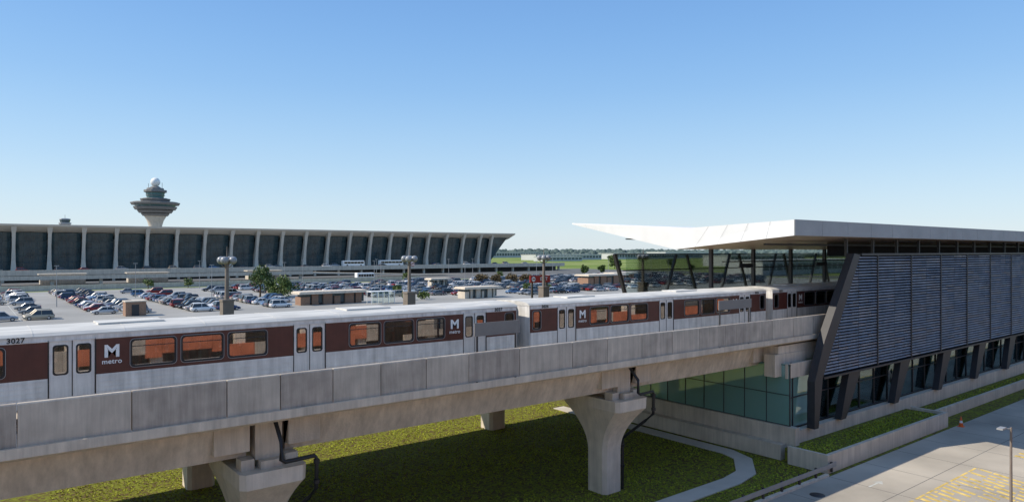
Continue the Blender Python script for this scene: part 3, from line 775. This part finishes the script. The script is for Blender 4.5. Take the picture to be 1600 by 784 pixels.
for bx in (22,50,95):
    mb=MB(); mb.box(bx,bx+14,300,304,G1,-8.6); mb.box(bx-.5,bx+14.5,299.5,304.5,-8.6,-8.2); solo('bus_shelter_block',mb,['wallconc'],(bx,302,G1),'pale concrete canopy block by the road','shelter')

# ------------------------------------------------------------ control tower
cx,cy=98,495
TW=thing('control_tower',(cx,cy,G1),'airport control tower with stacked rings and white radome','control tower')
k=.412
def zz(py): return (391-py)*k
mb=MB(); mb.lathe([(4.6,G1),(3.7,zz(375)),(3.9,zz(352)),(4.8,zz(344)),(6.4,zz(337)),(6.4,zz(336.5))],(cx,cy,0),24); part('shaft',mb,['wallconc'],TW)
mb=MB()
for r0,r1,pa,pb in ((7.4,8.4,336.4,332.4),(9.6,10.6,331.8,327.4),(12.0,13.0,326.8,322.0),(14.0,14.7,319.4,315.6),(8.0,9.0,315.3,309.6)):
    mb.lathe([(r0,zz(pa)),(r1,zz(pb+.8)),(r1-.3,zz(pb))],(cx,cy,0),16,smooth=False)
    mb.lathe([(r0-.9,zz(pa-.1)),(r0-.9,zz(pb-.9))],(cx,cy,0),16,smooth=False)
part('gallery',mb,['towerdark'],TW)
mb=MB(); mb.lathe([(11.8,zz(321.9)),(12.0,zz(319.5))],(cx,cy,0),16,smooth=False); mb.lathe([(4.9,zz(309.5)),(5.7,zz(300.2))],(cx,cy,0),12,smooth=False); part('cab_window',mb,['towerglass'],TW)
mb=MB(); mb.lathe([(5.8,zz(300)),(6.9,zz(299)),(6.8,zz(296)),(5.2,zz(295.5)),(5.0,zz(293)),(3.6,zz(292.5)),(2.2,zz(290))],(cx,cy,0),12,smooth=False)
mb.lathe([(5.6,zz(304.9)),(5.65,zz(304.1))],(cx,cy,0),12,smooth=False)
part('cab_roof',mb,['towerdark'],TW)
mb=MB(); mb.lathe([(1.2,-2.75)]+[(2.9*math.sin(math.pi*i/14),-2.9*math.cos(math.pi*i/14)) for i in range(2,14)]+[(.02,2.9)],(cx,cy,zz(283.5)),20); part('radome',mb,['white'],TW)
for dx,pz in ((4,284),(-4,286)):
    mb=MB(); mb.cyl((cx+dx,cy,zz(293)),(cx+dx,cy,zz(pz)),.12,n=5); part('antenna',mb,['darksteel'],TW)
cx,cy=63.0,640.0
RT=thing('ramp_tower',(cx,cy,G1),'small distant ramp control tower with dark cab','control tower')
mb=MB(); mb.box(cx-2.2,cx+2.2,cy-2.2,cy+2.2,G1,20); part('shaft',mb,['farbld'],RT)
mb=MB(); mb.lathe([(3.2,20),(4.2,21),(4.2,22),(3.4,22.1)],(cx,cy,0),8,smooth=False); mb.lathe([(3.8,24.3),(3.6,25),(1,25.4)],(cx,cy,0),8,smooth=False); mb.cyl((cx,cy,25),(cx,cy,28),.15,n=5); part('gallery',mb,['galv'],RT)
mb=MB(); mb.lathe([(3.2,22.1),(3.7,24.3)],(cx,cy,0),8,smooth=False); part('cab_window',mb,['farglass'],RT)

# ------------------------------------------------------------ vehicles
def carsec(x,hw,z0,z1,c=.10):
    return [(x,-hw+c*.4,z0),(x,-hw,z0+c),(x,-hw,z1-c*1.6),(x,-hw+c,z1),(x,hw-c,z1),(x,hw,z1-c*1.6),(x,hw,z0+c),(x,hw-c*.4,z0)]
def car_parts(kind):
    suv = kind=='suv'
    Lh=2.3; belt=.98 if suv else .88; top=1.70 if suv else 1.42
    body=MB()
    st=[(-Lh,.62,.42,.70),(-Lh+.08,.80,.28,belt-.10),(-1.7,.90,.24,belt-.02),(-.9,.92,.24,belt),(.2,.92,.24,belt),(.95,.91,.24,belt-.02),(1.7,.87,.25,belt-.14),(Lh-.12,.78,.28,belt-.26),(Lh,.60,.40,.60)]
    body.loft([carsec(x,h,a,b) for x,h,a,b in st],0,True)
    cab=MB()
    if suv: base=(-2.1,1.05,.86); tp=(-1.85,.30,.70)
    else: base=(-1.65,1.05,.84); tp=(-.95,.35,.66)
    def rect(x0,x1,h,z): return [(x0,-h,z),(x1,-h,z),(x1,h,z),(x0,h,z)]
    cab.loft([rect(base[0],base[1],base[2],belt-.05),rect(tp[0],tp[1],tp[2],top-.06)],0)
    roof=MB(); roof.loft([rect(tp[0]-.03,tp[1]+.03,tp[2]+.02,top-.062),rect(tp[0]+.12,tp[1]-.12,tp[2]-.10,top)],0)
    for sy in (-1,1):
        for (xb,xt) in ((base[0],tp[0]),(-.35,-.35),(base[1],tp[1])):
            p0=Vector((xb,sy*base[2],belt-.05)); p1=Vector((xt,sy*tp[2],top-.06))
            roof.tube([p0,p1],.045,4,smooth=False)
    wheels=[]
    for wx in (-1.4,1.42):
        for sy in (-1,1):
            wheels.append((wx,sy*.80))
    return body,cab,roof,wheels
def wheel_mesh(mb,c,mt,mr):
    x,y=c; s=1 if y>0 else -1
    mb.cyl((x,y-.11,.33),(x,y+.11,.33),.33,n=14,mi=mt); mb.cyl((x,y+s*.105,.33),(x,y+s*.122,.33),.2,n=10,mi=mr)
def build_proto(kind):
    body,cab,roof,wh=car_parts(kind)
    r=thing('parked_car',(0,0,0),'car','car')
    b=part('body',body,['carpaint'],r); part('window',cab,['carglass'],r); part('roof',roof,['carpaint'],r)
    for c in wh:
        mb=MB(); wheel_mesh(mb,c,0,1); part('wheel',mb,['tyre','rim'],r)
    for sy in (-1,1):
        mb=MB(); mb.box(2.12,2.27,sy*.62-.14,sy*.62+.14,.56,.68); part('headlight',mb,['lampclear'],r)
        mb=MB(); mb.box(-2.30,-2.2,sy*.62-.14,sy*.62+.14,.68,.82); part('taillight',mb,['lampred'],r)
    mbj=MB()
    for src,mi in ((body,0),(cab,1),(roof,0)):
        mbj.add(src.v,src.f,mi)
    for c in wh: wheel_mesh(mbj,c,2,3)
    for sy in (-1,1): mbj.box(2.12,2.27,sy*.62-.14,sy*.62+.14,.56,.68,4); mbj.box(-2.30,-2.2,sy*.62-.14,sy*.62+.14,.68,.82,5)
    me=mesh_of(mbj,['carpaint','carglass','tyre','rim','lampclear','lampred'],name='car_simple')
    return r,me,mbj
P={k:build_proto(k) for k in ('sedan','suv')}
colors=[('white',(.75,.75,.75)),('silver',(.42,.43,.45)),('grey',(.16,.165,.17)),('black',(.015,.015,.018)),('dark blue',(.02,.04,.11)),('red',(.22,.02,.02)),('white',(.75,.75,.75)),('silver',(.5,.5,.5)),('charcoal',(.06,.06,.065)),('beige',(.38,.33,.25)),('light blue',(.10,.2,.35)),('black',(.015,.015,.018)),('silver',(.34,.35,.37)),('grey',(.22,.225,.23))]
spots=[]
for c in range(-8,290,16):
    for side in (-1,1):
        for k in range(32):
            y=147+k*2.8; x=c+side*2.65
            if 55<x<80 and y<158: continue
            if 95<x<116 and y<154: continue
            if 20<x<31 and y<149: continue
            if 160<x<190 and 160<y<185: continue
            if 55<x<72 and 172<y<192: continue
            den=noise.noise(Vector((x*.03,y*.03,1.7)))
            if random.random()<.62+den*1.1: spots.append((x,y,side))
def inview(x,y):
    d=.62*x+.785*y; r=.785*x-.62*y; t=r/d
    return -.80<t<.36
spots=[s for s in spots if inview(s[0],s[1])]
spots.sort(key=lambda s:.62*s[0]+.785*s[1])
def carlabel(cn,kind,where='parked in a bay of the lot'): return cn+' '+('utility car ' if kind=='suv' else 'sedan ')+where
for i,(x,y,side) in enumerate(spots[:265]):
    kind='suv' if random.random()<.45 else 'sedan'; cn,cc=random.choice(colors)
    rz=(0 if side<0 else math.pi) if random.random()<.75 else (math.pi if side<0 else 0)
    rz+=random.uniform(-.04,.04); pos=(x+random.uniform(-.35,.35),y+random.uniform(-.15,.15),G1)
    r,me,_=P[kind]
    if i<55: copy_tree(r,pos,rz,'cars parked in the lot',(*cc,1),carlabel(cn,kind))
    else:
        o=bpy.data.objects.new('parked_car',me); COL.objects.link(o); o.location=pos; o.rotation_euler=(0,0,rz); o.color=(*cc,1)
        tag(o,carlabel(cn,kind),'car','cars parked in the lot')
rest=spots[265:]
mb=MB(); cm=[]
for cn,cc in colors[:10]:
    cm.append(mat('paint_'+cn,cc,.3,.15,var=.03))
for (x,y,side) in rest:
    kind='suv' if random.random()<.45 else 'sedan'; src=P[kind][2]; ci=random.randrange(len(cm)); fl=random.choice((-1,1))
    mm=[{0:ci,1:10,2:11,3:12,4:13,5:14}[m] for m in src.m]
    o0=len(mb.v); mb.v+=[(x+fl*v[0],y+fl*v[1],G1+v[2]) for v in src.v]
    mb.f+=[tuple(i+o0 for i in f) for f in src.f]; mb.m+=mm; mb.sm+=[False]*len(mm)
if rest: solo('parked_cars',mb,cm+['carglass','tyre','rim','lampclear','lampred'],(0,0,0),'mass of far parked cars filling the lot','cars',kind='stuff',recalc=False)
for i in range(26):
    y=random.choice((327,331,339,343)); kind=random.choice(('suv','sedan')); cn,cc=random.choice(colors)
    o=bpy.data.objects.new('roadway_car',P[kind][1]); COL.objects.link(o); o.location=(10+i*10.3+random.uniform(-2.5,2.5),y,-8.05); o.rotation_euler=(0,0,0); o.color=(*cc,1)
    tag(o,carlabel(cn,kind,'on the departures roadway'),'car','cars on the departures roadway')
def bus(x,y,z,label,L_=12,col='white'):
    b=thing('bus',(x,y,z),label,'bus','buses at the terminal kerb')
    mb=MB(); mb.loft([[(x-L_/2,y-1.2,z+.35),(x+L_/2,y-1.2,z+.35),(x+L_/2,y+1.2,z+.35),(x-L_/2,y+1.2,z+.35)],[(x-L_/2,y-1.2,z+2.9),(x+L_/2-.3,y-1.2,z+2.9),(x+L_/2-.3,y+1.2,z+2.9),(x-L_/2,y+1.2,z+2.9)],[(x-L_/2+.1,y-1.05,z+3.1),(x+L_/2-.5,y-1.05,z+3.1),(x+L_/2-.5,y+1.05,z+3.1),(x-L_/2+.1,y+1.05,z+3.1)]]); part('body',mb,[col],b)
    for i in range(6):
        mb=MB(); mb.box(x-L_/2+.5+i*(L_-1)/6,x-L_/2+.35+(i+1)*(L_-1)/6,y-1.23,y-1.19,z+1.5,z+2.5)
        part('window',mb,['carglass'],b)
    for wx in (-L_*.32,L_*.32):
        for sy in (-1,1):
            mb=MB(); mb.cyl((x+wx,y+sy*1.1-.14,z+.5),(x+wx,y+sy*1.1+.14,z+.5),.5,n=12); part('wheel',mb,['tyre'],b)
bus(160,336,-8.05,'white coach bus stopped on the terminal roadway'); bus(182,336,-8.05,'white coach bus stopped on the terminal roadway',14)
bus(130,262,G1,'white shuttle bus on the access road',8)
for k in P:
    r=P[k][0]
    for c in list(r.children): bpy.data.objects.remove(c)
    bpy.data.objects.remove(r)

# ------------------------------------------------------------ small buildings by the lot
def pavilion(x,y,L_,W_,h,label,wall='brick'):
    b=thing('pavilion',(x,y,G1),label,'building')
    mb=MB(); mb.box(x-L_/2,x+L_/2,y-W_/2,y+W_/2,G1+h-.38,G1+h); mb.box(x-L_/2+.3,x+L_/2-.3,y-W_/2+.3,y+W_/2-.3,G1+h+.002,G1+h+.18); part('roof',mb,['conc_light'],b)
    n=6
    for i in range(n):
        mb=MB(); a=x-L_/2+.6+i*(L_-1.2)/n; mb.box(a,a+(L_-1.2)/n-(1.2 if i%2 else .5),y-W_/2+.8,y+W_/2-1,G1,G1+h-(.385 if i%3 else 1.0))
        part('wall',mb,[wall],b)
    mb=MB(); mb.box(x-L_/2+1.0,x+L_/2-1.0,y-W_/2+1.3,y+W_/2-1.3,G1+.3,G1+h-.4); part('window',mb,['farglass'],b)
pavilion(66.5,151,17,5,2.8,'flat white roofed pavilion with brown brick walls')
pavilion(105,147,12,5,2.7,'flat white roofed pavilion with pale walls','wallconc')
pavilion(176,172,20,7,3.8,'white roofed toll plaza canopy with brown walls')
pavilion(205,190,14,6,3.4,'white roofed booth building with brown walls')
pavilion(120,190,8,4,3.2,'small white roofed booth building','wallconc')
k_=thing('stair_kiosk',(25.3,145.6,G1),'brown brick stair kiosk with pale cap','kiosk')
mb=MB(); mb.box(23.6,27,144.2,147,G1,-9.4); part('wall',mb,['brick'],k_); mb=MB(); mb.box(23.5,27.1,144.1,147.1,-9.4,-9.2); part('roof',mb,['conc_light'],k_)
mb=MB(); mb.box(24.6,25.8,144.12,144.19,G1,-9.9); part('door',mb,['darksteel'],k_)
b=thing('information_board',(80.5,140,G1),'white information board on two posts','sign'); mb=MB(); mb.box(79,82,140,140.15,-10.6,-8.8); part('board',mb,['white'],b)
for a in (79.2,81.65):
    mb=MB(); mb.box(a,a+.15,140.16,140.3,G1,-8.9); part('post',mb,['darksteel'],b)
b=thing('walkway_shelter',(76,144,G1),'glazed walkway shelter with white frame','shelter')
mb=MB(); mb.box(72.5,78.5,143,145.4,-9.3,-9.15); part('roof',mb,['white'],b)
mb=MB()
for i in range(5): mb.box(72.6+i*1.45-.05,72.6+i*1.45+.05,143.05,143.15,G1,-9.3); mb.box(72.6+i*1.45-.05,72.6+i*1.45+.05,145.2,145.3,G1,-9.3)
part('frame',mb,['white'],b)
mb=MB(); mb.box(72.7,78.4,143.08,143.11,G1+.2,-9.35); part('window',mb,['clearglass'],b)
for i,(x,y) in enumerate([(35,200),(70,190),(105,205),(140,165),(150,230),(185,150),(60,238),(200,225),(235,200),(16,178),(95,240),(128,248),(250,240),(88,168),(120,175),(165,235),(45,168)]):
    p=thing('parking_light',(x,y,G1),'slim tall light mast above the parked cars','light mast','light masts in the parking lot')
    mb=MB(); mb.cyl((x,y,G1),(x,y,-3.2),.10,.05,n=6); part('pole',mb,['galv'],p)
    mb=MB(); mb.box(x-.45,x+.45,y-.12,y+.12,-3.25,-3.12); part('lamp_head',mb,['galv'],p)
for (x,y,h) in ((133,232,2.5),):
    f=thing('flagpole',(x,y,G1),'tall flagpole with a striped flag','flagpole')
    mb=MB(); mb.cyl((x,y,G1),(x,y,h-6),.12,.06,n=6); part('pole',mb,['white'],f)
    mb=MB()
    for i in range(7):
        zt=h-6-.15-i*.27
        mb.quad((x+.08,y,zt-.27),(x+2.9,y+.3,zt-.47),(x+2.9,y+.3,zt-.2),(x+.08,y,zt),i%2)
    mb.box(x+.08,x+1.3,y-.05,y+.0,h-7.1,h-6.15,2)
    part('flag',mb,['red','white','blueflag'],f,recalc=False)

# ------------------------------------------------------------ trees
def tree(x,y,z,h,cr,label,leaf='leaf',seed=0,n=2200,name='tree',ls=.26):
    rnd=random.Random(seed); t=thing(name,(x,y,z),label,'tree' if name=='tree' else 'shrub')
    mb=MB(); trunk_h=h*.42
    mb.tube([(x,y,z),(x+.1,y,z+trunk_h*.5),(x,y+.1,z+trunk_h),(x+.1,y,z+h*.8)],[h*.035,h*.028,h*.022,h*.008],8)
    cl_=[]
    for i in range(15):
        a=rnd.uniform(0,6.28); rr=cr*math.sqrt(rnd.random())*.8; zc=z+h*rnd.uniform(.30,.86); 
        sh=1-.5*max(0,(zc-z)/h-.55)/.45
        c=(x+rr*sh*math.cos(a),y+rr*sh*math.sin(a),zc); cl_.append((c,cr*rnd.uniform(.26,.46)))
        mb.tube([(x,y,z+trunk_h*rnd.uniform(.6,1.1)),((x+c[0])/2,(y+c[1])/2,(z+trunk_h+c[2])/2+.1),c],[h*.014,h*.009,h*.004],5)
    part('trunk',mb,['bark'],t)
    mb=MB()
    for i in range(n):
        c,r_=rnd.choice(cl_); v=Vector((rnd.gauss(0,1),rnd.gauss(0,1),rnd.gauss(0,.8))).normalized()*r_*(rnd.random()**.35)
        p=Vector(c)+v; a=Vector((rnd.gauss(0,1),rnd.gauss(0,1),rnd.gauss(0,1))).normalized(); b_=a.cross(Vector((rnd.gauss(0,1),rnd.gauss(0,1),rnd.gauss(0,1)))).normalized(); s_=ls*rnd.uniform(.6,1.3)
        mb.add([p-a*s_,p-b_*s_*.6,p+a*s_,p+b_*s_*.6],[(0,1,2,3)],0 if rnd.random()<.65 else 1)
    part('crown',mb,[leaf,'leaf2' if leaf!='leaf3' else 'leaf3'],t,recalc=False)
tree(61.5,184.6,G1,8.2,3.7,'round green tree beside the parking lot',seed=3)
tree(65.2,177.6,G1,5.4,3.6,'wide green tree beside the parking lot',leaf='leaf2',seed=5)
tree(62.8,181,G1,4.9,2.5,'small green tree between larger trees',seed=6,n=1200)
for i,(x,y,h) in enumerate([(150,208,3.6),(155,206,3.2),(161,204,3.8),(167,203,3.3),(173,201,3.0)]):
    tree(x,y,G1,h,2.6,'low reddish ornamental tree in the lot',leaf='leaf3',seed=20+i,n=600,ls=.35)
for i,(x,y,h) in enumerate([(86,150,2.2),(90,149,1.9),(95,172,2.4),(132,160,2.5),(138,158,2.2),(46,243,3.5),(58,244,3.2),(140,246,3.4),(185,243,3.6)]):
    tree(x,y,G1,h,1.7,'low green shrub beside the parking lot',leaf='leaf2',seed=60+i,n=500,ls=.25,name='shrub')
for i,(x,y,h) in enumerate([(350,330,8),(362,338,6),(255,262,5),(268,262,4.5),(420,400,9),(410,330,7),(345,262,4)]):
    tree(x,y,G1,h,h*.45,'distant rounded green tree on the grass',seed=40+i,n=500,ls=.7)

rnd=random.Random(5); mb=MB()
for ring,(D0,hh) in enumerate(((1500,12),(2200,15.5),(3200,22))):
    ang=-20
    while ang<125:
        a=R(ang); D=D0*rnd.uniform(.94,1.06); x,y=D*math.cos(a),D*math.sin(a); rr=rnd.uniform(.6,1.2)*hh*.8; h=hh*rnd.uniform(.75,1.1)*(1+.2*noise.noise(Vector((ang*.15,ring,0))))
        N=7; secs=[]
        for zf,rf in ((0,.9),(.35,1.1),(.7,.8),(.93,.4),(1.0,.08)):
            secs.append([(x+rr*rf*rnd.uniform(.75,1.25)*math.cos(6.283*i/N),y+rr*rf*rnd.uniform(.75,1.25)*math.sin(6.283*i/N),G1+h*zf) for i in range(N)])
        mb.loft(secs,0,False); ang+=math.degrees(rr*1.0/D0)
solo('distant_woods',mb,['fartree'],(0,0,G1),'low wooded belt along the horizon','woods',kind='stuff',recalc=False)
def farbuild(x,y,L_,W_,h,label,fl=1):
    b=thing('distant_building',(x,y,G1),label,'building')
    mb=MB(); mb.box(x-L_/2,x+L_/2,y-W_/2,y+W_/2,G1,G1+h); mb.box(x-L_/2-.5,x+L_/2+.5,y-W_/2-.5,y+W_/2+.5,G1+h+.001,G1+h+.5); part('wall',mb,['farbld'],b)
    for f_ in range(fl):
        z0=G1+h*(f_+.35)/fl; z1=G1+h*(f_+.8)/fl
        n=max(3,int(L_/6)); 
        for i in range(n):
            mb=MB(); a=x-L_/2+(i+.12)*L_/n; mb.box(a,a+L_/n*.76,y-W_/2-.12,y-W_/2-.01,z0,z1)
            part('window',mb,['farglass'],b)
farbuild(640,700,120,30,7,'long pale airfield building on the horizon',1)
farbuild(560,620,60,20,5,'low pale airfield building',1)
farbuild(820,720,150,30,8,'wide grey hangar on the horizon',1)
farbuild(760,1000,200,40,10,'distant pale concourse building',1)
farbuild(980,760,150,40,10,'distant grey hangar building',1)
farbuild(360,200,110,20,7.0,'long pale office building beyond the station',1)
farbuild(520,330,110,25,8,'long glazed building beyond the station',2)
farbuild(300,470,60,20,4,'low service building near the airfield',1)
